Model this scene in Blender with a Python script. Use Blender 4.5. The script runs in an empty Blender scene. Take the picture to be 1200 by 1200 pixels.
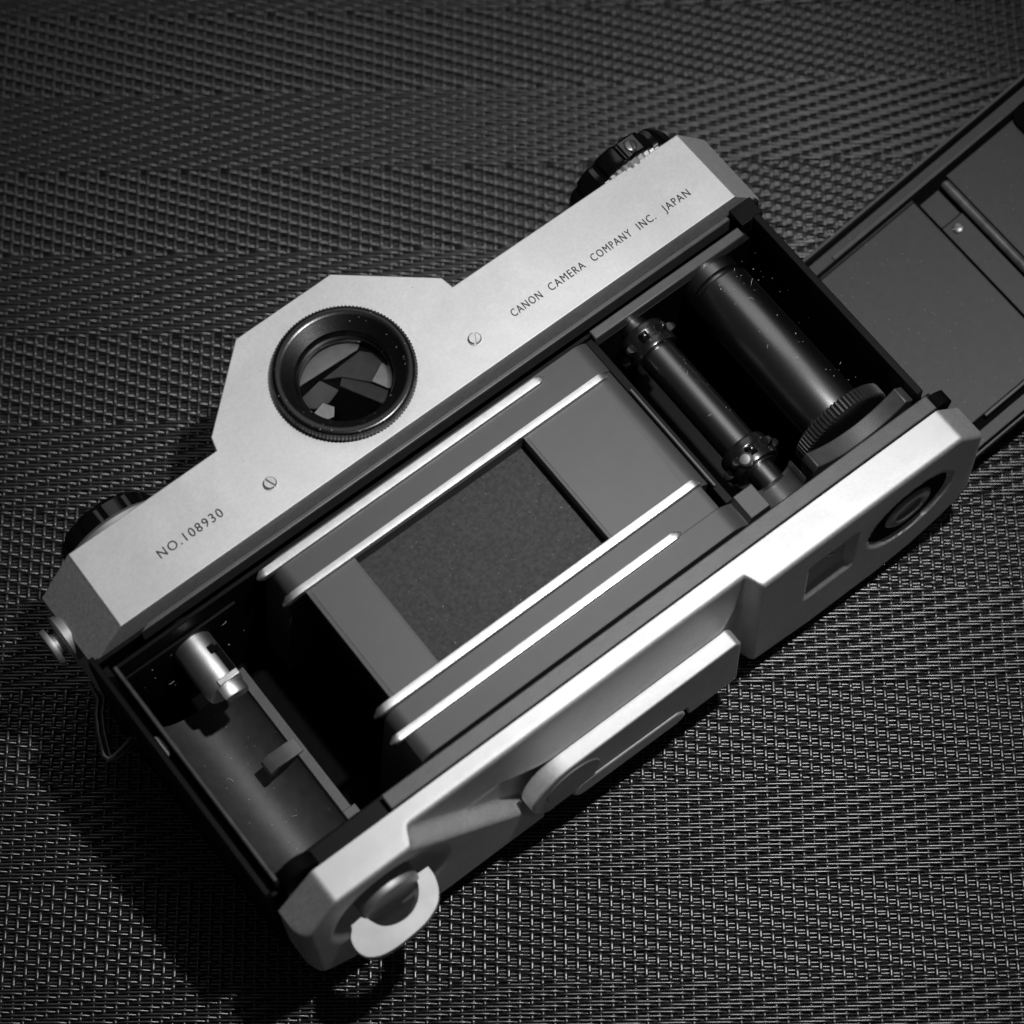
import bpy, bmesh, math, random
import numpy as np
from mathutils import Matrix, Vector

random.seed(4)
rng = np.random.default_rng(7)
S = 0.001                      # everything below is drawn in millimetres
scene = bpy.context.scene
COL = scene.collection
pi, sin, cos, rad = math.pi, math.sin, math.cos, math.radians

# ------------------------------------------------------------------ frame of the photographed thing
YAW = rad(37.15)               # how the long side lies across the weave
H_BACK = 39.0                  # film plane above the mat (mm)
def to_world(p):
    x, y, z = p[0] - 18, p[1] - 12, p[2]
    return Vector(((cos(YAW) * x - sin(YAW) * y) * S, (sin(YAW) * x + cos(YAW) * y) * S, (z + H_BACK) * S))
def dir_world(d):
    return Vector((cos(YAW) * d[0] - sin(YAW) * d[1], sin(YAW) * d[0] + cos(YAW) * d[1], d[2]))

# ------------------------------------------------------------------ camera
cam_d = bpy.data.cameras.new("photo_camera"); cam = bpy.data.objects.new("photo_camera", cam_d); COL.objects.link(cam)
R_ = dir_world((0.79359, -0.607795, -0.028275)); D_ = dir_world((-0.5679, -0.723218, -0.392996)); F_ = dir_world((0.218412, 0.327936, -0.919105))
M = Matrix((R_, -D_, -F_)).transposed().to_4x4(); M.translation = to_world((-76.987, -140.464, 433.303))
cam.matrix_world = M
cam_d.sensor_width = 36; cam_d.lens = 3249.74 / 1200 * 36
cam_d.clip_start = 0.02; cam_d.clip_end = 20
cam_d.dof.use_dof = True; cam_d.dof.focus_distance = 0.488; cam_d.dof.aperture_fstop = 16
scene.camera = cam

# ------------------------------------------------------------------ light: one small lamp above right, dim room
world = bpy.data.worlds.new("World"); scene.world = world; world.use_nodes = True
bg = world.node_tree.nodes["Background"]; bg.inputs[0].default_value = (1, 1, 1, 1); bg.inputs[1].default_value = 0.025
def lamp(name, loc, target, size, power, shape='DISK', spread=pi):
    d = bpy.data.lights.new(name, 'AREA'); d.shape = shape; d.size = size; d.energy = power
    o = bpy.data.objects.new(name, d); COL.objects.link(o); o.location = to_world(loc)
    d.spread = spread
    o.rotation_euler = (to_world(target) - to_world(loc)).to_track_quat('-Z', 'Y').to_euler()
    return o
lamp("key_lamp", (120, -36, 404), (32, 8, 0), 0.018, 0.118, 'DISK', rad(45))
lamp("soft_fill", (330, 520, 620), (60, 40, 0), 0.55, 0.8, 'SQUARE')  # added broad dim fill that lightens the far weave, no known source
scene.view_settings.view_transform = 'Standard'; scene.view_settings.look = 'None'
scene.view_settings.exposure = 0; scene.view_settings.gamma = 1
scene.render.engine = 'CYCLES'
scene.cycles.use_denoising = True
scene.cycles.max_bounces = 6

# ------------------------------------------------------------------ materials
def mat(name, base, rough=0.5, metal=0.0, spec=0.5, noise=0, nscale=400, bump=0.0, bscale=1500, speck=0.0, rvar=0.0, ior=1.5, rare=.72, smear=0.0):
    m = bpy.data.materials.new(name); m.use_nodes = True
    nt = m.node_tree; n = nt.nodes; l = nt.links; b = n["Principled BSDF"]
    b.inputs["Base Color"].default_value = (base, base, base, 1); b.inputs["Roughness"].default_value = rough
    b.inputs["Metallic"].default_value = metal; b.inputs["Specular IOR Level"].default_value = spec; b.inputs["IOR"].default_value = ior
    tc = n.new("ShaderNodeTexCoord")
    if noise or speck or rvar:
        t = n.new("ShaderNodeTexNoise"); t.inputs["Scale"].default_value = nscale; t.inputs["Detail"].default_value = 6
        l.new(tc.outputs["Object"], t.inputs["Vector"])
        if noise:
            mr = n.new("ShaderNodeMapRange"); mr.inputs[1].default_value = .3; mr.inputs[2].default_value = .7
            mr.inputs[3].default_value = base * (1 - noise); mr.inputs[4].default_value = base * (1 + noise)
            l.new(t.outputs["Fac"], mr.inputs[0]); out = mr.outputs[0]
            if speck:
                v = n.new("ShaderNodeTexVoronoi"); v.inputs["Scale"].default_value = 900; l.new(tc.outputs["Object"], v.inputs["Vector"])
                lt = n.new("ShaderNodeMath"); lt.operation = 'LESS_THAN'; lt.inputs[1].default_value = .13; l.new(v.outputs["Distance"], lt.inputs[0])
                wn = n.new("ShaderNodeTexWhiteNoise"); l.new(v.outputs["Position"], wn.inputs["Vector"])
                gt = n.new("ShaderNodeMath"); gt.operation = 'GREATER_THAN'; gt.inputs[1].default_value = rare; l.new(wn.outputs["Value"], gt.inputs[0])
                mu = n.new("ShaderNodeMath"); mu.operation = 'MULTIPLY'; l.new(lt.outputs[0], mu.inputs[0]); l.new(gt.outputs[0], mu.inputs[1])
                ma = n.new("ShaderNodeMath"); ma.operation = 'MULTIPLY_ADD'; ma.inputs[1].default_value = speck; l.new(mu.outputs[0], ma.inputs[0]); l.new(out, ma.inputs[2]); out = ma.outputs[0]
            if smear:                                              # faint handling marks
                t3 = n.new("ShaderNodeTexNoise"); t3.inputs["Scale"].default_value = 38; t3.inputs["Detail"].default_value = 9; t3.inputs["Roughness"].default_value = .68; t3.inputs["Distortion"].default_value = .6
                l.new(tc.outputs["Object"], t3.inputs["Vector"])
                m3 = n.new("ShaderNodeMapRange"); m3.inputs[1].default_value = .35; m3.inputs[2].default_value = .7; m3.inputs[3].default_value = 1 - smear; m3.inputs[4].default_value = 1 + smear * .5
                l.new(t3.outputs["Fac"], m3.inputs[0])
                mm = n.new("ShaderNodeMath"); mm.operation = 'MULTIPLY'; l.new(out, mm.inputs[0]); l.new(m3.outputs[0], mm.inputs[1]); out = mm.outputs[0]
            l.new(out, b.inputs["Base Color"])
        if rvar:
            r2 = n.new("ShaderNodeMapRange"); r2.inputs[1].default_value = .3; r2.inputs[2].default_value = .7
            r2.inputs[3].default_value = rough - rvar; r2.inputs[4].default_value = rough + rvar
            l.new(t.outputs["Fac"], r2.inputs[0]); l.new(r2.outputs[0], b.inputs["Roughness"])
    if bump:
        t2 = n.new("ShaderNodeTexNoise"); t2.inputs["Scale"].default_value = bscale; t2.inputs["Detail"].default_value = 4
        l.new(tc.outputs["Object"], t2.inputs["Vector"])
        bp = n.new("ShaderNodeBump"); bp.inputs["Strength"].default_value = bump; bp.inputs["Distance"].default_value = .0001
        l.new(t2.outputs["Fac"], bp.inputs["Height"]); l.new(bp.outputs[0], b.inputs["Normal"])
    return m
CHROME = mat("satin_chrome", 0.655, 0.65, 0.90, noise=.07, nscale=1800, bump=.16, bscale=5000, rvar=.04, speck=-.30, rare=.985, smear=.12)
CHROME2 = mat("satin_chrome_fittings", 0.44, 0.55, 0.9, noise=.08, nscale=300, bump=.08, bscale=5000)
STEEL = mat("polished_steel_rail", 0.74, 0.36, 1.0, noise=.10, nscale=700, bump=.1, bscale=2500)
ALU = mat("satin_aluminium", 0.62, 0.42, 1.0, noise=.1, nscale=500, bump=.15, bscale=4000)
DARKCHROME = mat("dull_metal", 0.22, 0.40, 1.0, noise=.25, nscale=500)
PLATE = mat("grey_crackle_plate", 0.043, 0.50, 0.0, spec=.6, noise=.05, nscale=350, bump=.25, bscale=5000)
RIDGE = mat("grey_cast_ridge", 0.048, 0.45, 0.0, spec=.7, noise=.2, nscale=400, bump=.2, bscale=3000)
BLACK = mat("black_lacquer", 0.0014, 0.48, 0.0, spec=.14, noise=.3, nscale=600, bump=.15, bscale=2500)
MATTE = mat("matt_black_paint", 0.0012, 0.75, 0.0, spec=.08, noise=.4, nscale=600, bump=.3, bscale=3000)
SPOOL = mat("black_spool_enamel", 0.0012, 0.29, 0.0, spec=1.0, ior=1.95, noise=.3, nscale=800, bump=.12, bscale=4000)
DIALBLACK = mat("gloss_black_dial", 0.002, 0.16, 0.0, spec=.5, noise=.3, nscale=800)
TROUGH = mat("dark_grey_trough", 0.030, 0.46, 0.0, spec=.7, noise=.2, nscale=500, bump=.2, bscale=4000, speck=.10)
CURTAIN = mat("rubberised_curtain_cloth", 0.037, 0.8, 0.0, spec=.3, noise=.32, nscale=1500, bump=.8, bscale=2500, speck=.05)
DOORP = mat("door_grey_enamel", 0.039, 0.46, 0.0, spec=.5, noise=.12, nscale=700, bump=.25, bscale=5000, speck=.08)
DOORB = mat("door_bar_grey", 0.06, 0.42, 0.0, spec=.6, noise=.15, nscale=700, bump=.15, bscale=4000)
INK = mat("engraved_dark_fill", 0.022, 0.6, 0.0, spec=.3, noise=.4, nscale=1500)
THREAD = mat("black_vinyl_thread", 0.0042, 0.35, 0.0, spec=1.0, ior=1.55, noise=.3, nscale=900, bump=.03, bscale=2500)
WEFT = mat("black_vinyl_cross_thread", 0.0042, 0.34, 0.0, spec=1.0, ior=1.62, noise=.3, nscale=900)
TABLE = mat("dark_table_under_mat", 0.010, 0.7, 0.0, spec=.2, noise=.3, nscale=60)
DUST = mat("pale_lint", 0.5, 0.7, 0.0, noise=.3, nscale=2000)
def glass_mat():
    m = bpy.data.materials.new("eyepiece_glass"); m.use_nodes = True; b = m.node_tree.nodes["Principled BSDF"]
    b.inputs["Base Color"].default_value = (.9, .9, .9, 1); b.inputs["Roughness"].default_value = 0.10
    b.inputs["Transmission Weight"].default_value = 1; b.inputs["IOR"].default_value = 1.08
    return m
GLASS = glass_mat()
def facet_mat(v, r=.35): return mat("prism_reflection_%d" % int(v * 1000), v, r, 0, spec=.5, noise=.12, nscale=500)

# ------------------------------------------------------------------ mesh helpers
class MB:
    def __init__(s): s.v = []; s.f = []
    def add(s, v, f):
        o = len(s.v); s.v += [tuple(p) for p in v]; s.f += [tuple(i + o for i in q) for q in f]; return s
    def box(s, x0, x1, y0, y1, z0, z1):
        return s.add([(x0, y0, z0), (x1, y0, z0), (x1, y1, z0), (x0, y1, z0), (x0, y0, z1), (x1, y0, z1), (x1, y1, z1), (x0, y1, z1)],
                     [(3, 2, 1, 0), (4, 5, 6, 7), (0, 1, 5, 4), (1, 2, 6, 5), (2, 3, 7, 6), (3, 0, 4, 7)])
    def prism(s, poly, a, b, axis='z'):
        n = len(poly)
        def P(p, h): return (p[0], p[1], h) if axis == 'z' else ((p[0], h, p[1]) if axis == 'y' else (h, p[0], p[1]))
        v = [P(p, a) for p in poly] + [P(p, b) for p in poly]
        return s.add(v, [tuple(range(n))[::-1], tuple(range(n, 2 * n))] + [(i, (i + 1) % n, (i + 1) % n + n, i + n) for i in range(n)])
    def lathe(s, c, prof, axis='y', seg=48, teeth=None, a0=0.0, a1=2 * pi, open_ends=False):
        """prof: (radius, height along axis) list; teeth: function k -> radius factor"""
        full = abs(a1 - a0 - 2 * pi) < 1e-6; m = seg if full else seg + 1; v = []
        for (r, h) in prof:
            for k in range(m):
                a = a0 + (a1 - a0) * k / seg; rr = r * (teeth(k) if teeth else 1); p, q = rr * cos(a), rr * sin(a)
                v.append((c[0] + p, c[1] + q, c[2] + h) if axis == 'z' else ((c[0] + p, c[1] + h, c[2] + q) if axis == 'y' else (c[0] + h, c[1] + p, c[2] + q)))
        f = []
        for i in range(len(prof) - 1):
            for k in range(seg):
                k2 = (k + 1) % m; f.append((i * m + k, i * m + k2, (i + 1) * m + k2, (i + 1) * m + k))
        if full and prof[0] != prof[-1] and not open_ends:
            if prof[0][0] > 1e-6: f.append(tuple(range(m))[::-1])
            if prof[-1][0] > 1e-6: f.append(tuple((len(prof) - 1) * m + k for k in range(m)))
        return s.add(v, f)
    def tube(s, pts, r, seg=8, closed=False):
        pts = [Vector(p) for p in pts]; n = len(pts); v = []; prev = None
        for i, p in enumerate(pts):
            t = (pts[(i + 1) % n] - pts[i - 1]) if closed else (pts[min(i + 1, n - 1)] - pts[max(i - 1, 0)])
            t.normalize(); u = Vector((0, 0, 1)) if prev is None else prev
            if abs(u.dot(t)) > .95: u = Vector((0, 1, 0))
            u = (u - t * u.dot(t)).normalized(); prev = u; w = t.cross(u)
            for k in range(seg): v.append(p + (u * cos(2 * pi * k / seg) + w * sin(2 * pi * k / seg)) * r)
        f = [(i * seg + k, i * seg + (k + 1) % seg, ((i + 1) % n) * seg + (k + 1) % seg, ((i + 1) % n) * seg + k) for i in range(n if closed else n - 1) for k in range(seg)]
        if not closed: f += [tuple(range(seg))[::-1], tuple((n - 1) * seg + k for k in range(seg))]
        return s.add(v, f)
    def sheet(s, grid, flip=False):
        a = len(grid); b = len(grid[0]); v = [p for r in grid for p in r]
        f = [(i * b + j, i * b + j + 1, (i + 1) * b + j + 1, (i + 1) * b + j) for i in range(a - 1) for j in range(b - 1)]
        return s.add(v, f)
    def build(s, name, m, parent=None, smooth=35, bevel=0.0, seg=2, weld=True, origin=None, xf=None):
        v = np.array(s.v, float)
        if xf is not None: v = np.array([xf(p) for p in v])
        if origin is not None: v = v - np.array(origin)
        me = bpy.data.meshes.new(name); bm = bmesh.new()
        bv = [bm.verts.new(p) for p in v * S]
        for q in s.f:
            try: bm.faces.new([bv[i] for i in q])
            except ValueError: pass
        if weld: bmesh.ops.remove_doubles(bm, verts=bm.verts, dist=1e-7)
        bmesh.ops.recalc_face_normals(bm, faces=bm.faces)
        bm.to_mesh(me); bm.free()
        me.shade_smooth(); me.set_sharp_from_angle(angle=rad(smooth))
        me.materials.append(m)
        o = bpy.data.objects.new(name, me); COL.objects.link(o)
        if parent: o.parent = parent
        if origin is not None: o.location = Vector(origin) * S
        if bevel:
            b = o.modifiers.new("edge_round", 'BEVEL'); b.width = bevel * S; b.segments = seg; b.limit_method = 'ANGLE'; b.angle_limit = rad(35); b.harden_normals = False
        return o
def arc(cx, cy, r, a0, a1, n): return [(cx + r * cos(a0 + (a1 - a0) * i / n), cy + r * sin(a0 + (a1 - a0) * i / n)) for i in range(n + 1)]
def sstep(a, b, x):
    t = min(1, max(0, (x - a) / (b - a))); return t * t * (3 - 2 * t)
def empty(name, loc=(0, 0, 0)):
    o = bpy.data.objects.new(name, None); COL.objects.link(o); o.location = loc; o.empty_display_size = .01; return o

# ------------------------------------------------------------------ table and woven mat
mb = MB(); mb.box(-420, 420, -420, 420, -40, -2.2)
table = mb.build("table_top", TABLE, weld=False); table["kind"] = "structure"
mat_root = empty("woven_mat"); mat_root["category"] = "placemat"
mat_root["label"] = "black woven vinyl placemat with alternating twill bands under the open camera"

def thread_mesh(name, paths, ra, rb, seg, material):
    """paths: (n, m, 3) centre lines in mm; ra sideways, rb vertical radius; sideways axis from path direction"""
    n, m, _ = paths.shape
    t = np.gradient(paths, axis=1); t /= np.linalg.norm(t, axis=2, keepdims=True)
    side = np.cross(t, np.array([0, 0, 1.0])); side /= np.linalg.norm(side, axis=2, keepdims=True); up = np.cross(side, t)
    a = np.arange(seg) * 2 * pi / seg + pi / seg
    V = paths[:, :, None, :] + side[:, :, None, :] * (ra * np.cos(a))[None, None, :, None] + up[:, :, None, :] * (rb * np.sin(a))[None, None, :, None]
    V = (V.reshape(-1, 3) * S).astype(np.float32)
    i = np.arange(n)[:, None, None]; j = np.arange(m - 1)[None, :, None]; k = np.arange(seg)[None, None, :]; k2 = (k + 1) % seg
    b = (i * m + j) * seg; b2 = (i * m + j + 1) * seg
    Q = np.stack([b + k, b + k2, b2 + k2, b2 + k], -1).reshape(-1).astype(np.int32)
    nf = len(Q) // 4; me = bpy.data.meshes.new(name)
    me.vertices.add(len(V)); me.vertices.foreach_set("co", V.ravel())
    me.loops.add(len(Q)); me.loops.foreach_set("vertex_index", Q)
    me.polygons.add(nf); me.polygons.foreach_set("loop_start", np.arange(nf, dtype=np.int32) * 4)
    me.update(calc_edges=True); me.shade_smooth(); me.materials.append(material)
    o = bpy.data.objects.new(name, me); COL.objects.link(o); o.parent = mat_root; o["kind"] = "stuff"
    return o
# weave frame: u along world X, v along world Y, measured from the point of the photographed lattice
a_ = -YAW
u_off = 18 * cos(a_) + 12 * sin(a_); v_off = -18 * sin(a_) + 12 * cos(a_)
PU, BAND = 2.0, 18.05; PV = BAND / 28
i0, i1 = -92, 46
j0, j1 = -int((135.8 + 85) / PV), int(60 / PV)                       # v index 0 is the band edge v = 135.8
I = np.arange(i0, i1); Jn = np.arange(j0, j1)
U = 58.06 + I * PU; Vv = 135.82 + (Jn + .5) * PV
band = np.floor_divide(Jn, 28)
# band index -1 is right below v0 (weft faced twill there), alternating
wf = (band % 2 != 0)                                                # weft-faced bands
over = np.zeros((len(I), len(Jn)), bool)                            # weft lies over warp
for a, i in enumerate(I):
    over[a] = np.where(wf, (Jn - i) % 4 != 0, (Jn + i) % 4 == 0)
sg = np.where(over, 1.0, -1.0)
zc = -0.50
warp_a, weft_a = 0.20, 0.24
# cross threads (weft)
m = len(I) * 3
xs = np.interp(np.arange(m) / 3, np.arange(len(I)), U)
frac = np.arange(m) / 3.0; ia = np.clip(np.floor(frac).astype(int), 0, len(I) - 2); ft = frac - ia; ft = ft * ft * (3 - 2 * ft)
zs = sg[ia, :].T * (1 - ft) + sg[ia + 1, :].T * ft
P = np.zeros((len(Jn), m, 3)); P[:, :, 0] = xs[None] - u_off
P[:, :, 1] = Vv[:, None] - v_off + rng.normal(0, .035, (len(Jn), 1)) + .04 * np.sin(xs[None] * .21 + rng.uniform(0, 6, (len(Jn), 1)))
P[:, :, 2] = zc + weft_a * zs + rng.normal(0, .004, (len(Jn), m))
thread_mesh("weft_threads", P, .27, .22, 6, WEFT)
# long threads (warp)
m = len(Jn) * 2
fr = np.arange(m) / 2.0; ja = np.clip(np.floor(fr).astype(int), 0, len(Jn) - 2); ft = fr - ja
zs = sg[:, ja] * (1 - ft) + sg[:, ja + 1] * ft
P = np.zeros((len(I), m, 3)); P[:, :, 1] = np.interp(fr, np.arange(len(Jn)), Vv)[None] - v_off
P[:, :, 0] = U[:, None] - u_off + rng.normal(0, .05, (len(I), 1)) + .08 * np.sin(P[:, :, 1] * .11 + rng.uniform(0, 6, (len(I), 1)))
P[:, :, 2] = zc + .02 - warp_a * zs
thread_mesh("warp_threads", P, .40, .22, 8, THREAD)

# ------------------------------------------------------------------ the film camera, lying on its front with the back open
root = empty("film_camera", to_world((18, 12, -H_BACK))); root.rotation_euler = (0, 0, YAW)
root["category"] = "film camera"; root["label"] = "vintage chrome and black film camera lying face down with its back open"
OFF = Vector((-18, -12, H_BACK)) * S
piv = empty("camera_body"); piv.parent = root; piv.location = OFF    # carries the body frame
def child(o, parent): o.parent = parent; return o
def part(mb, name, m, **k):
    o = mb.build(name, m, None, **k); o.parent = root; o.location = Vector(o.location) + OFF; return o
def sub(mb, name, m, parent, **k):
    o = mb.build(name, m, None, **k); o.parent = parent; return o
bpy.data.objects.remove(piv)

# --- black casting: walls, floors, light-trap grooves
b = MB()
b.box(-46.3, -45.2, -15.2, 36.0, -31, 1.6)            # outer left wall
b.box(-45.2, -43.9, -15.2, 34.4, -31, -1.6)           # groove floor left
b.box(-46.3, 98.5, 36.0, 37.2, -31, -3.2)             # gap under cover edge
b.box(-43.1, 92.5, 33.2, 34.6, -31, -4.2)             # light-trap groove top
b.box(-43.1, 57.0, 32.3, 33.2, -31, -.6)
b.box(-43.1, -20, 31.6, 32.3, -31, -5)
b.box(57.0, 94, -16, 35, -28, -26)                    # right floor
b.box(57.6, 92.2, 30.9, 33.2, -31, -2.5)              # wall below ledge
b.box(93.2, 94.6, -12.4, 32.0, -31, 2.7)              # right lip
b.box(94.6, 97.6, -15, 33.5, -31, -13)
b.box(91.6, 96.4, 32.6, 36.5, -31, .2)               # upper right corner block
b.box(-43.1, 97.0, -12.7, -11.8, -31, -2.2)           # groove bottom
b.box(-43.1, 97.0, -17.4, -15.7, -31, -2.0)
b.box(-43.1, -22, -16.3, -12.5, -31, -.6)             # lower left wall
b.box(-10.4, -9.4, -13.5, 32.3, -31, -2)              # shutter box side walls
b.box(55.9, 57.5, -6.8, 32.3, -31, -1.3)
b.box(-44.5, 96.5, -16.5, 37, -36, -33)               # front of body
body = part(b, "body_casting", BLACK, bevel=.18)
b = MB(); b.lathe((18, 10, -36), [(30, 0), (30, -1.5), (28, -2.9), (20, -2.9), (20, 0)], 'z', 64)
part(b, "lens_mount", DARKCHROME)
b = MB()                                              # grey ridges of the light trap
b.prism([(-36.5, 34.7), (-34.5, 35.7), (90.5, 35.7), (90.5, 34.7)], -3, .9)
part(b, "light_trap_ridge", RIDGE, bevel=.25, seg=3)
b = MB(); b.box(-21.5, 95.2, -15.75, -12.65, -4, .5)
part(b, "light_trap_ridge", RIDGE, bevel=.25, seg=3)
b = MB(); b.box(57.4, 90.9, 31.1, 33.1, -5, .1)
part(b, "chamber_ledge", RIDGE, bevel=.25)
b = MB(); b.box(-43.9, -43.1, -14.6, 31.8, -31, 2.8)
part(b, "door_seat_lip", mat("worn_black_edge", .03, .4, 0, spec=.7, noise=.5, nscale=400), bevel=.25)
b = MB(); b.box(-43.1, -9, -16, 35, -33, -31)
part(b, "chamber_floor", MATTE)
# round hinge post and latch furniture
b = MB(); b.lathe((96.4, -16.2, -1.4), [(1.2, 0), (2.2, .4), (2.2, 2.8), (1.4, 3.2)], 'y', 24)
part(b, "hinge_post", MATTE)
b = MB(); b.prism(arc(-39.6, .2, 3.6, rad(15), rad(165), 10) + [(-43.1, -2.2), (-36.1, -2.2)], -16.1, -13.2, 'y')
part(b, "corner_lug", MATTE, bevel=.4)
b = MB(); b.prism([(-45.05, 14.2), (-44.3, 14.6), (-44.1, 16), (-44.3, 18), (-45.05, 18.6)], -3, .4)
part(b, "latch_tongue", CHROME2, bevel=.2)

# --- film gate plate
def zplate(x):
    z = 0.0
    if x < -10.2:
        d = min(-10.2 - x, 2.75); z = -(2.8 - math.sqrt(max(0, 7.84 - d * d)))
        if x < -12.95: z = -2.3 - 8 * (-12.95 - x)
    if 53.0 < x < 57: d = min(x - 53.0, 3.4); z = -.16 * d * d
    return z
def loft(mb, x0, x1, y0, y1, dz=0.0, bottom=-6, n=140):
    xs = [x0 + (x1 - x0) * i / n for i in range(n + 1)]
    poly = [(x, zplate(x) + dz) for x in xs] + [(x1, min(bottom, zplate(x1) - 1)), (x0, min(bottom, zplate(x0) - 1))]
    return mb.prism(poly, y0, y1, 'y')
b = MB()
loft(b, -17.5, 56.4, 25.35, 32.2)
loft(b, -17.5, 54.2, -6.9, -1.8)
loft(b, -17.5, 61.2, -11.85, -6.9)
loft(b, -10.2, 0, -1.8, 25.35, -.35); loft(b, 36, 56.0, -1.8, 25.35, -.35)
b.box(0, 36, 24.0, 25.35, -5, -.36); b.box(0, 36, -1.8, 0, -5, -.36)
gate = part(b, "film_gate_plate", PLATE, bevel=.1, weld=False, smooth=25)
b = MB(); b.prism([(-9.4, 23.6), (-9.4, .2), (-.6, .2), (-.6, 23.6)], -.3, -.22); b.prism([(36.6, 23.6), (36.6, .2), (51.8, .2), (52.9, 23.6)], -.3, -.22)
sub(b, "aperture_land", mat("grey_film_land", .056, .5, 0, spec=.6, noise=.04, nscale=350, bump=.2, bscale=5000), gate)
b = MB(); b.box(-1, 37, -1, 25, -5.6, -3.6)
part(b, "shutter_curtain", CURTAIN)
def rail(y, x0, x1, w, droop=0.0, h=.75):
    b = MB(); n = 60; g = []
    prof = [(-.5, -.6), (-.5, .7), (-.42, .95), (0, 1.0), (.42, .95), (.5, .7), (.5, -.6)]
    for i in range(n + 1):
        x = x0 + (x1 - x0) * i / n; e = min(x - x0, x1 - x); k = 1.0 if e > w * .5 else math.sqrt(max(.04, 1 - (1 - e / (w * .5)) ** 2))
        zz = (-.055 * (max(0, -10.5 - x)) ** 2 - .3 * max(0, x - 53.2) ** 2) if droop else 0.0
        g.append([(x, y + p * w * k, zz + q * h * (k if q > 0 else 1)) for p, q in prof])
    b.sheet(g); b.f += [tuple(range(7)), tuple(range(n * 7, n * 7 + 7))]
    o = sub(b, "film_rail", STEEL, gate, smooth=50)
rail(30.9, -15.4, 45.8, 1.65); rail(24.65, -14.6, 55.3, 1.45, 1); rail(-.9, -14.2, 55.4, 1.6, 1); rail(-6.5, -15.0, 46.2, 1.55)
b = MB(); b.box(56.1, 56.55, -3.2, 20, -8, -.4)
sub(b, "plate_edge_strip", RIDGE, gate, bevel=.1)

# --- right chamber: take-up spool, sprocket shaft, cradles
def cradle(x0, x1, cx, r, y0, y1, top=-.1, cz=-1.2, n=20):
    a = arc(cx, cz, r, pi, 2 * pi, n)
    a = [(x, min(z, top)) for x, z in a]
    return [(x0, top), *a, (x1, top), (x1, -26), (x0, -26)]
b = MB(); b.prism(cradle(61.2, 69.3, 65.2, 3.7, -13.5, -7.6), -11.85, -7.4, 'y')
part(b, "shaft_cradle", RIDGE, bevel=.2, smooth=40)
b = MB(); b.prism([(71.0, -.4)] + arc(81.6, 13.5, 15.6, rad(231), rad(309), 30) + [(93.6, -.4), (93.6, -26), (71.0, -26)], -11.85, -8.6, 'y')
part(b, "spool_cradle", RIDGE, bevel=.2, smooth=40)
SX, SZ = 82.6, -6.5
b = MB(); b.lathe((SX, 0, SZ), [(0, -4.4), (5.9, -4.4), (6.0, -3.6), (6.0, 27.2), (5.6, 27.8), (4.8, 27.8), (4.8, 28.6), (5.5, 28.9), (5.5, 31.2), (0, 31.2)], 'y', 56)
spool = part(b, "take_up_spool", SPOOL, origin=(0, 0, 0))
b = MB(); b.lathe((SX, 0, SZ), [(0, -7.2), (8.6, -7.2), (9.0, -7.0), (9.0, -4.8), (8.6, -4.5), (0, -4.5)], 'y', 204, lambda k: 1.03 if k % 3 else .965)
sub(b, "spool_gear", mat("dark_gear", .02, .34, 0, spec=.8, noise=.2, nscale=600), spool, smooth=20)
b = MB()
PX, PZ = 65.6, -5.0
b = MB(); b.lathe((PX, 0, PZ), [(0, -8), (2.6, -8), (2.6, -4.2), (3.45, -4.2), (3.45, 29.2), (2.6, 29.2), (2.6, 31.2), (0, 31.2)], 'y', 40)
shaft = part(b, "sprocket_shaft", SPOOL)
WH = mat("sprocket_black_metal", .006, .26, .0, spec=.9, noise=.3, nscale=700)
def sprocket(y0, y1, rot, ty):
    b = MB(); h = y1 - y0
    b.lathe((PX, y0, PZ), [(3.4, 0), (4.5, .1), (4.6, .5), (4.6, h * .35), (4.35, h * .42), (4.35, h * .58), (4.6, h * .65), (4.6, h - .5), (4.3, h), (3.4, h)], 'y', 40)
    for k in range(8):
        a = rot + k * pi / 4; d = Vector((cos(a), 0, sin(a))); t = Vector((-sin(a), 0, cos(a))); c = Vector((PX, ty, PZ)); v = []
        for (rr, w, l) in ((4.3, .85, .95), (5.1, .75, .85), (5.75, .42, .5), (5.9, .2, .25)):
            for sx, sy in ((-1, -1), (1, -1), (1, 1), (-1, 1)): v.append(c + d * rr + t * w * sx + Vector((0, 1, 0)) * l * sy)
        f = [(i * 4 + j, i * 4 + (j + 1) % 4, i * 4 + 4 + (j + 1) % 4, i * 4 + 4 + j) for i in range(3) for j in range(4)] + [(12, 13, 14, 15)]
        b.add(v, f)
    o = sub(b, "sprocket_wheel", WH, shaft, bevel=.12, weld=False)
    return o
s1 = sprocket(23.9, 29.0, .22, 26.4)
s2 = sprocket(-4.0, 1.0, .05, -1.9)
def screw_mb(c, r, h, axis='z', slot=rad(20), seg=24):
    b = MB(); b.lathe(c, [(r, -.4), (r, h * .55), (r * .86, h * .9), (0, h)], axis, seg); return b
b = MB(); 
sc_a = Vector((cos(2.0), 0, sin(2.0)))
v0 = Vector((PX, -2.7, PZ)) + sc_a * 4.7
b.lathe((0, 0, 0), [(1.25, -.6), (1.25, .4), (.9, .85), (0, 1.0)], 'z', 20)
b.v = [tuple(v0 + Vector((0, 1, 0)) * p[1] + sc_a * p[2] + Vector((-sc_a.z, 0, sc_a.x)) * p[0]) for p in b.v]
sub(b, "grub_screw", ALU, shaft)

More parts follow.
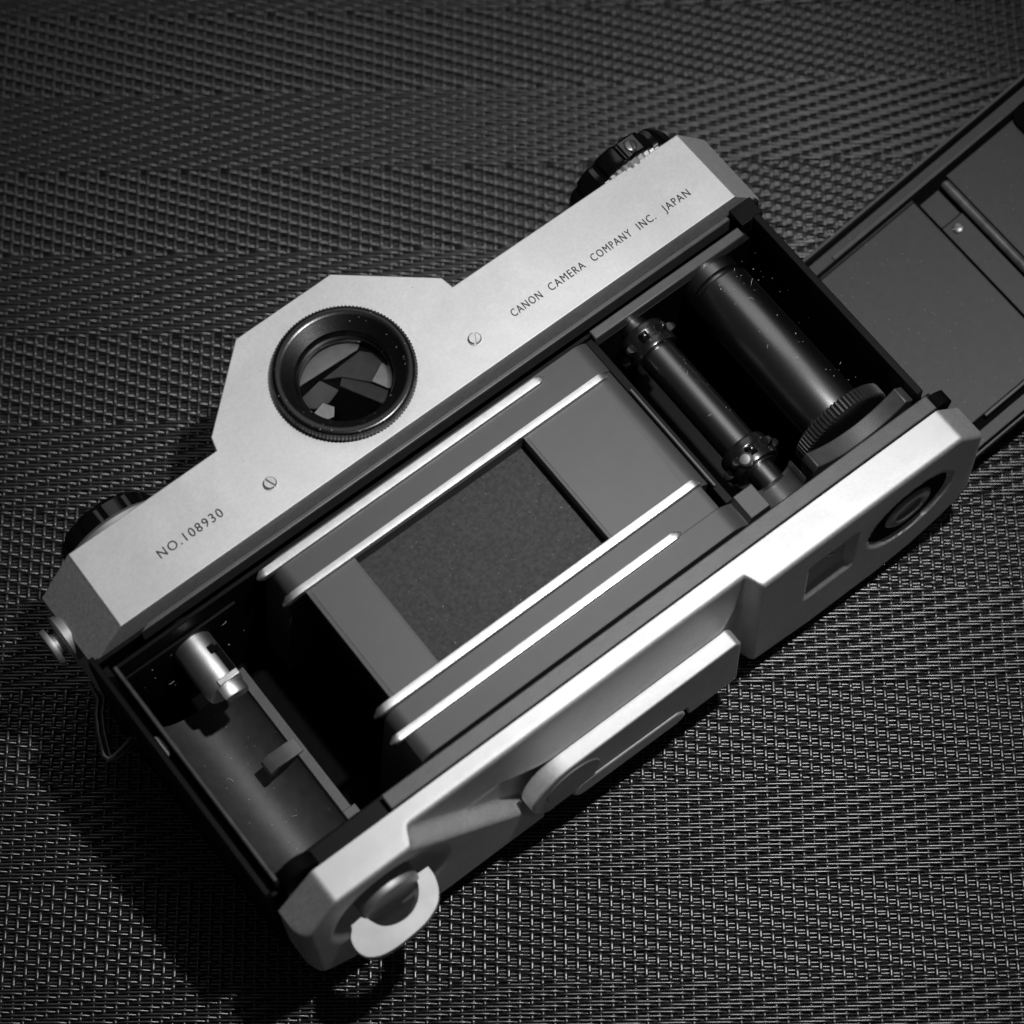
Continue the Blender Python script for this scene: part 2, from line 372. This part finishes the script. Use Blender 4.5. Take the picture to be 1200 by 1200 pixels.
# --- left chamber: cartridge trough, fork
g = []
TX, TZ, TR = -34.2, -12.2, 9.0
prof = arc(TX, TZ, TR, rad(190), rad(332), 30)
prof2 = prof + [(prof[-1][0] + .2, prof[-1][1] + .3), (prof[-1][0] + 1.7, prof[-1][1] + .3), (prof[-1][0] + 1.7, -30), (TX - 9, -30)]
b = MB(); b.prism(prof2, -13.2, 25.5, 'y')
trough = part(b, "cartridge_trough", TROUGH, smooth=30)
b = MB(); e = prof[-1]
b.box(e[0] + .05, e[0] + 1.8, -6.2, 25.4, e[1] - 2, e[1] + .45); b.box(e[0] + .05, e[0] + 2.6, -9.2, -6.2, e[1] - 2, e[1] + .45)
sub(b, "trough_rim", RIDGE, trough, bevel=.08)
b = MB(); b.prism([(e[0] + 1.2, e[1] + .9), (e[0] - 4.2, e[1] + 1.3), (e[0] - 5.6, e[1] + .5), (e[0] - 5.9, e[1] - .9), (e[0] - 5.0, e[1] - .9), (e[0] - 3.8, e[1] + .5), (e[0] + 1.2, e[1] + .2)], 6.6, 9.6, 'y')
sub(b, "spring_tab", mat("dark_spring_steel", .05, .4, 0, spec=.9, noise=.2, nscale=500), trough, bevel=.1)
FX, FZ = -29.8, -9.5
b = MB(); b.lathe((FX, 0, FZ), [(2.6, 21.2), (3.4, 21.3), (3.6, 22.2), (3.6, 34.0), (3.0, 34.3), (3.0, 36)], 'y', 40)
fork = part(b, "rewind_fork", ALU)
b = MB(); b.lathe((FX, 0, FZ), [(1.6, 18.6), (3.2, 18.7), (3.45, 19.2), (3.45, 21.4), (1.6, 21.4)], 'y', 12, None, rad(25), rad(115))
b.box(FX - .9, FX + 3.2, 21.2, 22.4, FZ + 1.6, FZ + 3.8)
sub(b, "fork_prong", ALU, fork, bevel=.15)
b = MB(); b.box(FX + 1.9, FX + 3.2, 22.5, 28.2, FZ + 1.2, FZ + 3.02); b.box(FX + 1.2, FX + 2.6, 27.0, 28.6, FZ + 2.2, FZ + 3.42)
sub(b, "fork_slot", MATTE, fork, bevel=.1)
b = MB(); b.lathe((FX, 0, FZ), [(4.4, 33.8), (4.4, 35.2), (3.2, 35.4)], 'y', 32, open_ends=True)
sub(b, "fork_collar", BLACK, fork)

# --- top cover with prism hump
out = [(-38.7, 36.9), (93.4, 36.9), (93.2, 53.2), (43.2, 53.6), (42.75, 56.2), (27.8, 68.9), (7.3, 68.8), (-6.9, 56.0), (-7.6, 53.4), (-38.4, 53.2)]
EC = (18.1, 51.3)
def inset(poly, d):
    n = len(poly); r = []
    for i in range(n):
        p, q, t = Vector(poly[i - 1]), Vector(poly[i]), Vector(poly[(i + 1) % n])
        e1 = (q - p).normalized(); e2 = (t - q).normalized(); n1 = Vector((-e1.y, e1.x)); n2 = Vector((-e2.y, e2.x))
        m_ = (n1 + n2); m_ = m_ / m_.dot(n1) ; r.append(tuple(q + m_ * d))
    return r
bm = bmesh.new()
levels = [(.22, 3.0), (.07, 2.93), (0, 2.75)]
loops = [[bm.verts.new((x, y, z)) for x, y in inset(out, d)] for d, z in levels]
top = loops[0]; hole = [bm.verts.new((EC[0] + 9.6 * cos(2 * pi * k / 48), EC[1] + 9.6 * sin(2 * pi * k / 48), 3.0)) for k in range(48)]
ed = [bm.edges.new((top[i], top[(i + 1) % len(top)])) for i in range(len(top))] + [bm.edges.new((hole[i], hole[(i + 1) % 48])) for i in range(48)]
bmesh.ops.triangle_fill(bm, edges=ed, use_beauty=True)
nn = len(top)
for a, c in zip(loops, loops[1:]):
    for i in range(nn): j = (i + 1) % nn; bm.faces.new((a[i], c[i], c[j], a[j]))
top = loops[-1]
lo = [bm.verts.new((-45.6, 36.9, -4.6)), bm.verts.new((-45.6, 53.0, -5.6)), bm.verts.new((99.3, 36.9, -4.5)), bm.verts.new((99.5, 52.8, -5.0))]
bm.faces.new((top[0], top[9], lo[1], lo[0])); bm.faces.new((top[1], lo[2], lo[3], top[2]))
ring = [lo[0], top[0], top[1], lo[2], lo[3], top[2], top[3], top[4], top[5], top[6], top[7], top[8], top[9], lo[1]]
low = [bm.verts.new((v.co.x, v.co.y, -31)) for v in ring]
for i in range(len(ring)): j = (i + 1) % len(ring); bm.faces.new((ring[i], low[i], low[j], ring[j]))
hl = [bm.verts.new((v.co.x, v.co.y, -4)) for v in hole]
for i in range(48): bm.faces.new((hole[i], hole[(i + 1) % 48], hl[(i + 1) % 48], hl[i]))
bmesh.ops.recalc_face_normals(bm, faces=bm.faces)
for v in bm.verts: v.co *= S
me = bpy.data.meshes.new("top_cover"); bm.to_mesh(me); bm.free(); me.shade_smooth(); me.set_sharp_from_angle(angle=rad(8)); me.materials.append(CHROME)
cover = bpy.data.objects.new("top_cover", me); COL.objects.link(cover); cover.parent = root; cover.location = OFF

def slotted_screw(c, r, h, parent, name="slotted_screw", m=CHROME2, ang=rad(60), n=(0, 0, 1)):
    """round head split by a real slot: two half caps on a washer"""
    b = MB(); w = .16 * r
    b.lathe((0, 0, 0), [(r, -.5), (r, h * .25), (0, h * .25)], 'z', 28)
    for s_ in (1, -1):
        a0 = math.asin(w / r); pts = [(r * cos(a0 + (pi - 2 * a0) * k / 14), r * sin(a0 + (pi - 2 * a0) * k / 14) * s_) for k in range(15)]
        inner = [(x * .8, w * s_ + (y - w * s_) * .8) for x, y in pts]; nn = len(pts)
        v = [(x, y, h * .2) for x, y in pts] + [(x, y, h * .7) for x, y in pts] + [(x, y, h) for x, y in inner]
        f = [tuple(range(2 * nn, 3 * nn))] + [(k * nn + i, k * nn + (i + 1) % nn, (k + 1) * nn + (i + 1) % nn, (k + 1) * nn + i) for k in range(2) for i in range(nn)]
        b.add(v, f)
    q = Vector((0, 0, 1)).rotation_difference(Vector(n).normalized()).to_matrix()
    rot = Matrix.Rotation(ang, 3, 'Z')
    b.v = [tuple(Vector(c) + q @ (rot @ Vector(p))) for p in b.v]
    return sub(b, name, m, parent, weld=False)
slotted_screw((40.0, 42.9, 3.0), 1.2, .6, cover, m=STEEL); slotted_screw((-3.9, 42.6, 3.0), 1.2, .6, cover, m=STEEL, ang=rad(110))

def lettering(words, name, m, parent, h, xf, sx=1.0):
    """words: (text, x0, x1, y) in the thing's mm; each stretched from x0 to x1, capital height h"""
    verts, faces = [], []
    for (w, x0, x1, y) in words:
        c = bpy.data.curves.new("txt", 'FONT'); c.body = w; c.size = 1.0; c.resolution_u = 4; c.space_character = 1.22
        o = bpy.data.objects.new("txt", c); COL.objects.link(o); bpy.context.view_layer.update()
        me = o.evaluated_get(bpy.context.evaluated_depsgraph_get()).to_mesh()
        co = np.array([v.co[:] for v in me.vertices]); fs = [tuple(p.vertices) for p in me.polygons]
        o.to_mesh_clear(); bpy.data.objects.remove(o); bpy.data.curves.remove(c)
        mx = co.max(0); mn = co.min(0); capH = .70
        X = x0 + (co[:, 0] - mn[0]) / (mx[0] - mn[0]) * (x1 - x0); Y = y + co[:, 1] / capH * h
        for dx, dy, dz in ((0, 0, 0), (.05, .02, .003)):                     # cut with a tool of some width
            o_ = len(verts); verts += [(a + dx, b_ + dy, dz) for a, b_ in zip(X, Y)]; faces += [tuple(i + o_ for i in q) for q in fs]
    b = MB(); n = len(verts); b.v = [xf(p) for p in verts]; b.f = faces
    return sub(b, name, m, parent, weld=False)
flat = lambda p: (p[0], p[1], 3.012 + p[2])
lettering([("CANON", 48.0, 54.4, 42.1), ("CAMERA", 56.2, 63.9, 42.1), ("COMPANY", 65.6, 74.3, 42.05), ("INC.", 75.9, 79.6, 42.0), ("JAPAN", 81.6, 87.4, 42.0)], "maker_lettering", INK, cover, 1.55, flat)
lettering([("NO.108930", -26.4, -13.4, 42.7)], "serial_lettering", INK, cover, 1.75, flat)

# --- viewfinder eyepiece
b = MB(); b.lathe((EC[0], EC[1], 0), [(9.5, -4), (9.5, 2.8), (12.3, 2.9), (12.3, 5.0), (12.1, 5.2), (11.6, 5.3), (10.8, 5.1), *[(10.75 - 1.95 * i / 26 + (.05 if i % 2 else -.03), 5.05 - 2.0 * i / 26) for i in range(27)], (8.75, 3.0), (8.5, 2.6), (8.5, 1.4), (8.1, 1.2), (8.1, -4), (9.5, -4)], 'z', 192,
                  None)
eye = part(b, "eyepiece_ring", mat("worn_black_eyepiece", .002, .27, 0, spec=.6, noise=.6, nscale=700, bump=.12, bscale=2500, speck=.16, ior=1.5), smooth=40)
b = MB(); b.lathe((EC[0], EC[1], 0), [(12.2, 3.0), (12.55, 3.15), (12.65, 4.7), (12.2, 4.95)], 'z', 240, lambda k: 1.012 if k % 2 else .992, open_ends=True)
sub(b, "knurled_rim", mat("worn_knurl", .05, .35, 0.3, spec=.7, noise=.6, nscale=600), eye, smooth=10)
b = MB(); b.lathe((EC[0], EC[1], 0), [(0, .55), (8.1, .2), (8.1, .6), (6, .85), (0, 1.0)], 'z', 48)
sub(b, "eyepiece_glass", GLASS, eye)
def facet(poly, v, z, tilt=(0, 0)):  # reflections in the prism, put into the grey tones of flat facets
    cx = sum(p[0] for p in poly) / len(poly); cy = sum(p[1] for p in poly) / len(poly)
    b = MB(); n = len(poly); Z = lambda p: z + (p[0] - cx) * tilt[0] + (p[1] - cy) * tilt[1]
    b.add([(p[0], p[1], Z(p)) for p in poly] + [(p[0], p[1], Z(p) - .3) for p in poly], [tuple(range(n)), tuple(range(n, 2 * n))[::-1]] + [(i, (i + 1) % n, (i + 1) % n + n, i + n) for i in range(n)])
    sub(b, "prism_reflection", facet_mat(v), eye, weld=False)
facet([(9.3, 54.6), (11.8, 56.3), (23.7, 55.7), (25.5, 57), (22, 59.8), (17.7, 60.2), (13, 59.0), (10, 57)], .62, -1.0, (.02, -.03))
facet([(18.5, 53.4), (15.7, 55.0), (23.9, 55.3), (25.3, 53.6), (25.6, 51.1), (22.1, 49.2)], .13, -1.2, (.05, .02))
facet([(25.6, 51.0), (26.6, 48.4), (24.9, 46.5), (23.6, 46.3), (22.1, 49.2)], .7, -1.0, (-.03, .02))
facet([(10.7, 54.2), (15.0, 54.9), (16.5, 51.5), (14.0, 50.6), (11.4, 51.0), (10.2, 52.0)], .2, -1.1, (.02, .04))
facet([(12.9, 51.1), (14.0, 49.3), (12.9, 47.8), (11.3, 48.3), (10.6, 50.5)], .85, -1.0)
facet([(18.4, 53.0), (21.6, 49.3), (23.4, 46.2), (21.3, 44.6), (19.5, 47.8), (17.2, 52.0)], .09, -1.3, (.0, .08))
b = MB(); b.lathe((EC[0], EC[1], 0), [(0, -1.9), (9.3, -1.9), (9.3, -2.4), (0, -2.4)], 'z', 40)
sub(b, "prism_chamber", MATTE, eye)

# --- dials past the top edge
b = MB(); sc = lambda k: 1.0 if (k % 8) not in (0, 1) else .94
b.lathe((83.5, 0, -7.4), [(0, 52.5), (10.6, 52.6), (10.9, 54.0)], 'y', 96, lambda k: 1.0 if k % 2 else .96)
b2 = MB(); b2.lathe((83.5, 0, -7.4), [(10.4, 54.0), (11.1, 54.1), (11.4, 54.6), (11.4, 57.2), (10.9, 58.4), (9.3, 59.0), (0, 59.1)], 'y', 96, sc)
dial = part(b2, "shutter_dial", DIALBLACK, smooth=25)
sub(b, "dial_teeth", CHROME2, dial, smooth=15)
dz = math.sqrt(11.4 ** 2 - 1.4 ** 2)
slotted_screw((84.9, 56.1, -7.4 + dz - .1), 1.15, .4, dial, m=DARKCHROME, ang=rad(75), n=(.14, 0, 1))
b = MB(); b.box(83.2, 86.6, 54.5, 57.9, -7.4 + dz - 1, -7.4 + dz - .05)
sub(b, "dial_flat", mat("grey_dial_flat", .05, .35, .3, spec=.5), dial, bevel=.1)
b = MB(); b.lathe((-29.2, 0, -9.4), [(8.4, 55.6), (9.2, 55.8), (9.3, 58.6), (8.7, 59.5), (4.0, 59.8), (0, 59.8)], 'y', 96, lambda k: 1.0 if (k % 8) > 1 else .965)
knob = part(b, "rewind_knob", DIALBLACK, smooth=25)
b = MB(); b.lathe((-29.2, 0, -9.4), [(12.2, 52.6), (12.2, 54.1), (10.8, 55.2), (9.5, 55.6), (8.0, 55.6)], 'y', 64, open_ends=True)
sub(b, "knob_collar", CHROME2, knob)

# --- strap lug
b = MB(); b.lathe((0, 45.8, -8.8), [(4.4, -45.2), (4.4, -46.6), (3.9, -47.0), (1.9, -47.1), (1.9, -48.4), (3.4, -48.5), (3.5, -48.9), (3.3, -49.5), (0, -49.6)], 'x', 40)
lug = part(b, "strap_lug", CHROME2)
b = MB(); wire = [(-47.3, 38.5, -13.5), (-47.6, 35.2, -14), (-49.4, 33.2, -14), (-51.1, 30.0, -14), (-52.6, 26.2, -14), (-52.3, 25.2, -14), (-51.5, 25.0, -14), (-49.1, 25.4, -14), (-47.0, 25.9, -14)]
b.tube(wire, .5, 10); b.tube([(p[0] + .9, p[1] - .15, p[2] - .9) for p in wire[1:]], .45, 10)
sub(b, "strap_ring", DARKCHROME, lug, smooth=60)

# --- base plate: lofted column by column
def interp(x, xs, ys): return float(np.interp(x, xs, ys))
def ztop(x):
    z = 3.0
    if x < -38.2: z = 3 - 7.2 * (-38.2 - x) / 7.4
    if x > 93.8: z = 3 - 6.6 * (x - 93.8) / 6.0
    if x > 99.6: z = -3.38 - 4.2 * (x - 99.6)
    return z
def zlow(x): return interp(x, [-45.6, -44.6, -43, -38, -30, 50, 63, 79, 86.6, 93.3, 97, 99, 100.2, 101.3], [-23, -26, -28.5, -32, -32.8, -32.8, -34.4, -34.2, -32.9, -30, -27.6, -25.4, -22.5, -17])
def ybase(x, z):
    y = -23.6
    # trigger recess
    d1 = ((x + 24.2) * .74 + (z - 3) * .672)                        # distance beyond the slanting wall, positive inside
    inside = sstep(0, 1.7, d1) if z > -22 else sstep(-1.2, .8, x - (-.6 + (-22 - z) * .45))
    right = 1 - sstep(48.6, 50.2, x)
    m = inside * right
    if m > 0:
        t = min(.985, max(0, (1.0 - z) / 10.6))
        cove = -20.2 - 2.5 * (1 - math.sqrt(1 - t * t)) * sstep(-6, 7, x) * (1 - sstep(42, 48, x))
        if z < -9.8: cove = -20.4
        y = y + (cove - y) * m
    # thumb dish round the lock key
    r = math.hypot(x + 28.6, z + 12.6)
    if r < 13: y = max(y, -23.6 + 2.2 * sstep(12.6, 7.5, r)) if x < -16 else y
    # tripod well
    r = math.hypot(x - 84.3, z + 14.0)
    y = max(y, -23.6 + 1.0 * sstep(9.5, 9.0, r))
    # small finger window
    mx = sstep(60.6, 62.0, x) * (1 - sstep(70.6, 71.6, x)); mz = sstep(-20.6, -18.4, z) * (1 - sstep(-6.4, -5.4, z))
    y = y + 1.5 * mx * mz
    # rounding of the left and right ends
    y += 2.2 * sstep(-43.5, -46.2, x) ** 2 + 1.8 * sstep(97.5, 101.8, x) ** 2
    return y
xs = [-45.6 + .45 * i for i in range(int(146.9 / .45) + 1)]
NZ = 84; g = []
for x in xs:
    zt, zl = ztop(x), zlow(x); r = .9; ys = ybase(x, zt - r)
    zr = sstep(-46, -44, x)
    colp = [(x, -16.8, zt), (x, -17.3, zt), ((x), (ys + -17.3) / 2, zt), (x, ys + r, zt)]
    colp += [(x, ys + r - r * sin(a), zt - r + r * cos(a)) for a in (.3, .6, .9, 1.2, pi / 2)]
    for k in range(1, NZ + 1):
        z = zt - r + (zl + .4 - zt + r) * k / NZ; colp.append((x, ybase(x, z), z))
    yb = ybase(x, zl + .4); colp += [(x, yb + .15, zl + .12), (x, yb + .45, zl), (x, -16.8, zl)]
    g.append(colp)
b = MB(); b.sheet(g); n = len(g[0]); b.f += [tuple(range(n)), tuple(range((len(g) - 1) * n, len(g) * n))]
base = part(b, "base_plate", CHROME, smooth=40, weld=False)
# tripod socket
b = MB(); b.lathe((84.3, 0, -14.0), [(0, -21.6), (9.05, -21.6), (9.05, -22.75), (5.2, -22.75), (5.2, -22.0), (0, -22.0)], 'y', 56)
sock = sub(b, "tripod_well", MATTE, base)
b = MB(); b.lathe((84.3, 0, -14.0), [(2.9, -21.4), (2.9, -23.2), (3.2, -23.5), (4.6, -23.4), (5.15, -23.0), (5.15, -21.6)], 'y', 48, open_ends=True)
sub(b, "tripod_socket", CHROME2, base)
for px_, pz_ in ((66.2, -9.6), (67.0, -10.4)):
    b = MB(); b.lathe((px_, 0, pz_), [(.42, -21.8), (.42, -22.5), (.2, -22.7), (0, -22.72)], "y", 14)
    sub(b, "counter_pin", STEEL, base)
b = MB(); b.lathe((84.3, 0, -14.0), [(0, -21.6), (2.85, -21.6), (2.85, -22.2), (0, -22.2)], 'y', 24)
sub(b, "socket_hole", MATTE, base)
# lock key
b = MB(); b.lathe((-28.8, 0, -12.2), [(0, -20.5), (5.7, -20.5), (5.7, -24.0), (5.4, -24.5), (4.6, -24.7), (0, -24.9)], 'y', 48)
key = part(b, "lock_key", CHROME2)
ro = [(-37.0, -23.9), (-37.5, -24.7), (-38.4, -25.7), (-38.8, -27.5), (-38.5, -29.1), (-37.7, -30.2), (-36.0, -31.1), (-33.6, -31.5), (-31, -31.5), (-28, -31.3), (-25.7, -30.8), (-23.4, -29.7), (-21.8, -27.8), (-21.0, -25.6), (-20.9, -23.6)]
ri = [(-23.7, -23.5), (-24.3, -25.4), (-25.8, -27.2), (-27.7, -28.2), (-29.7, -28.4), (-31.5, -28.0), (-32.9, -27.1), (-33.7, -25.8), (-34.4, -23.7)]
def smooth_open(p, n=5):
    q = [p[0]]
    for i in range(len(p) - 1):
        a, b_, c, d = p[max(i - 1, 0)], p[i], p[i + 1], p[min(i + 2, len(p) - 1)]
        for k in range(1, n + 1):
            t = k / n; q.append(tuple(.5 * (2 * b_[j] + (c[j] - a[j]) * t + (2 * a[j] - 5 * b_[j] + 4 * c[j] - d[j]) * t * t + (3 * b_[j] - a[j] - 3 * c[j] + d[j]) * t ** 3) for j in (0, 1)))
    return q
b = MB(); b.prism(smooth_open(ro) + smooth_open(ri), -13.7, -12.0)
sub(b, "key_ring", CHROME2, key, bevel=.28, seg=3)
# trigger lever
lp = arc(8, -18.4, 8.4, pi / 2, rad(232), 16) + [(14, -24.5), (33.4, -24.8), (33.8, -29), (44.4, -29), (44.7, -28), (44.7, -11.6), (43.6, -10.0)]
b = MB(); b.prism(lp, -25.35, -21.9, 'y')
lever = part(b, "trigger_lever", CHROME, bevel=.35, seg=3)
b = MB(); tp = arc(11, -25.0, 2.9, rad(95), rad(255), 8) + [(31, -28.2), (32.4, -27.4), (32.8, -26.2), (32.4, -24.4), (31, -23.2)]
b.prism(tp, -25.7, -23.0, 'y')
sub(b, "finger_tab", CHROME, lever, bevel=.5, seg=3)
b = MB(); b.lathe((8.2, 0, -17.6), [(0, -25.6), (5.6, -25.6), (5.9, -25.2), (5.9, -24.8)], 'y', 40)
sub(b, "pivot_disc", CHROME2, lever)

# --- open back door, hinged at the right end
DT = rad(13.46)
def door(p):                                                        # u along door, v up, w out of its inner face
    u, v, w = p; return (100 + u * cos(DT) - w * sin(DT), 8 + v, -33 + u * sin(DT) + w * cos(DT))
DL = 92.0
def dpart(mb, name, m, parent=None, **k):
    mb.v = [door(p) for p in mb.v]
    return part(mb, name, m, **k) if parent is None else sub(mb, name, m, parent, **k)
b = MB(); b.box(-3, DL, -26.5, 24.3, -2.2, -.9)
back = dpart(b, "back_door", MATTE, bevel=.1)
for y0, y1 in ((23.65, 24.3), (-26.5, -26.05)):
    b = MB(); b.box(-3, DL, y0, y1, -.9, .5); dpart(b, "door_rim", DOORB, back, bevel=.1)
for y0, y1 in ((20.0, 22.4), (-25.6, -23.2)):
    b = MB(); b.box(-3, DL, y0, y1, -1.0, .55); dpart(b, "door_flange", DOORP, back, bevel=.12)
b = MB(); b.prism([(12.6, 19.9), (12.6, 20.9), (54.2, 20.5), (54.2, 19.9)], .5, .95, 'z'); dpart(b, "door_latch_bar", DOORB, back, bevel=.1)
b = MB(); b.prism([(13.4, -21.4), (13.4, -22.0), (60, -22.0), (60, -21.4)], -.3, .75, 'z')
dpart(b, "door_latch_bar", DOORB, back, bevel=.1)
b = MB(); b.box(-3, 31.0, -21.2, 18.9, -.9, .25); b.box(-3, 31, 18.9, 19.3, -.9, .6)
dpart(b, "door_panel", DOORP, back, bevel=.2)
b = MB(); b.box(31.35, 36.2, -14, 11.15, -.9, .3); b.box(31.35, 35.9, 11.25, 17.6, -.9, .32)
dpart(b, "roller_bracket", DOORP, back, bevel=.12)
b = MB(); b.lathe((37.55, 0, .55), [(0, -20), (.95, -20), (.95, 17.5), (.6, 17.9), (0, 17.9)], 'y', 24)
dpart(b, "film_roller", mat("roller_steel", .22, .3, .6, noise=.3, nscale=500), back)
b = MB(); b.box(38.8, DL, -21.2, 18.9, -.9, .1)
dpart(b, "door_panel", DOORP, back, bevel=.2)
b = MB(); b.prism(arc(57.5, 17.4, 2.6, pi / 2, pi, 8) + [(54.9, -16), (88, -16), (88, 20.0)], .1, 1.1, 'z')
pp = dpart(b, "pressure_plate_spring", MATTE, back, bevel=.2)
b = MB(); b.prism(arc(58.6, 15.8, 1.6, pi / 2, pi, 8) + [(57.0, -15), (87, -15), (87, 17.4)], 1.1, 2.0, 'z')
dpart(b, "pressure_plate", DOORB, back, bevel=.2)
o = slotted_screw((0, 0, 0), 1.0, .35, back, m=DARKCHROME, ang=rad(-25))
for v in o.data.vertices:
    p = v.co / S; v.co = Vector(door((33.6 + p.x, 9.3 + p.y, .3 + p.z))) * S

# --- lint and dust in the chambers
b = MB()
def speck_at(x, y, z, r):
    v = [(x + r * random.uniform(-1, 1), y + r * random.uniform(-1, 1), z + r * random.uniform(0, 1)) for _ in range(4)]
    b.add(v, [(0, 1, 2), (0, 3, 1), (1, 3, 2), (0, 2, 3)])
for _ in range(46):
    t_ = random.uniform(.2, 1.2); y = random.uniform(-3, 27); speck_at(SX + 6.03 * sin(t_ - .5), y, SZ + 6.03 * cos(t_ - .5), random.uniform(.05, .16))
for _ in range(26): speck_at(random.uniform(86, 93), random.uniform(-8, 30), random.uniform(-9, -5), random.uniform(.05, .16))
for _ in range(24):
    t_ = random.uniform(-.2, 1.0); speck_at(PX + 3.5 * sin(t_), random.uniform(2, 23), PZ + 3.5 * cos(t_), random.uniform(.04, .13))
for _ in range(14): speck_at(random.uniform(-42.5, -20), random.uniform(27, 33), random.uniform(-12, -6), random.uniform(.05, .15))
for (x, y, z) in ((SX + 1, 21, SZ + 6.1), (SX - 2, 12, SZ + 5.8), (SX + 3, 27.5, SZ + 5.4), (PX + 1, 17, PZ + 3.5), (PX - 1, 8, PZ + 3.4), (87, 24, -1.5), (90, 3, -5), (-36, 28, -9), (-24, 30.5, -7), (-38, 12, -20.2), (-33, 0, -21)):
    a = random.uniform(0, 6.28); l_ = random.uniform(.5, 1.3); k_ = random.uniform(-1.2, 1.2)
    b.tube([(x + l_ * t * cos(a + k_ * t), y + l_ * t * sin(a + k_ * t), z + .12 * sin(3 * t)) for t in (0, .33, .66, 1)], .03, 4)
for _ in range(46):
    a = random.uniform(0, 6.28); r_ = random.choice((random.uniform(9, 10.8), random.uniform(11.0, 12.4))); zz = 5.3 if r_ > 10.8 else 3.05 + (r_ - 8.75)
    speck_at(EC[0] + r_ * cos(a), EC[1] + r_ * sin(a), zz, random.uniform(.03, .11))
for _ in range(40): speck_at(random.uniform(1, 35), random.uniform(1, 23), -3.58, random.uniform(.04, .12))
for _ in range(60): speck_at(random.uniform(-41, -28), random.uniform(-12, 22), -21.3 + .02 * (random.uniform(0, 1)), random.uniform(.03, .1))
o = part(b, "lint_specks", DUST, weld=False); o["kind"] = "stuff"
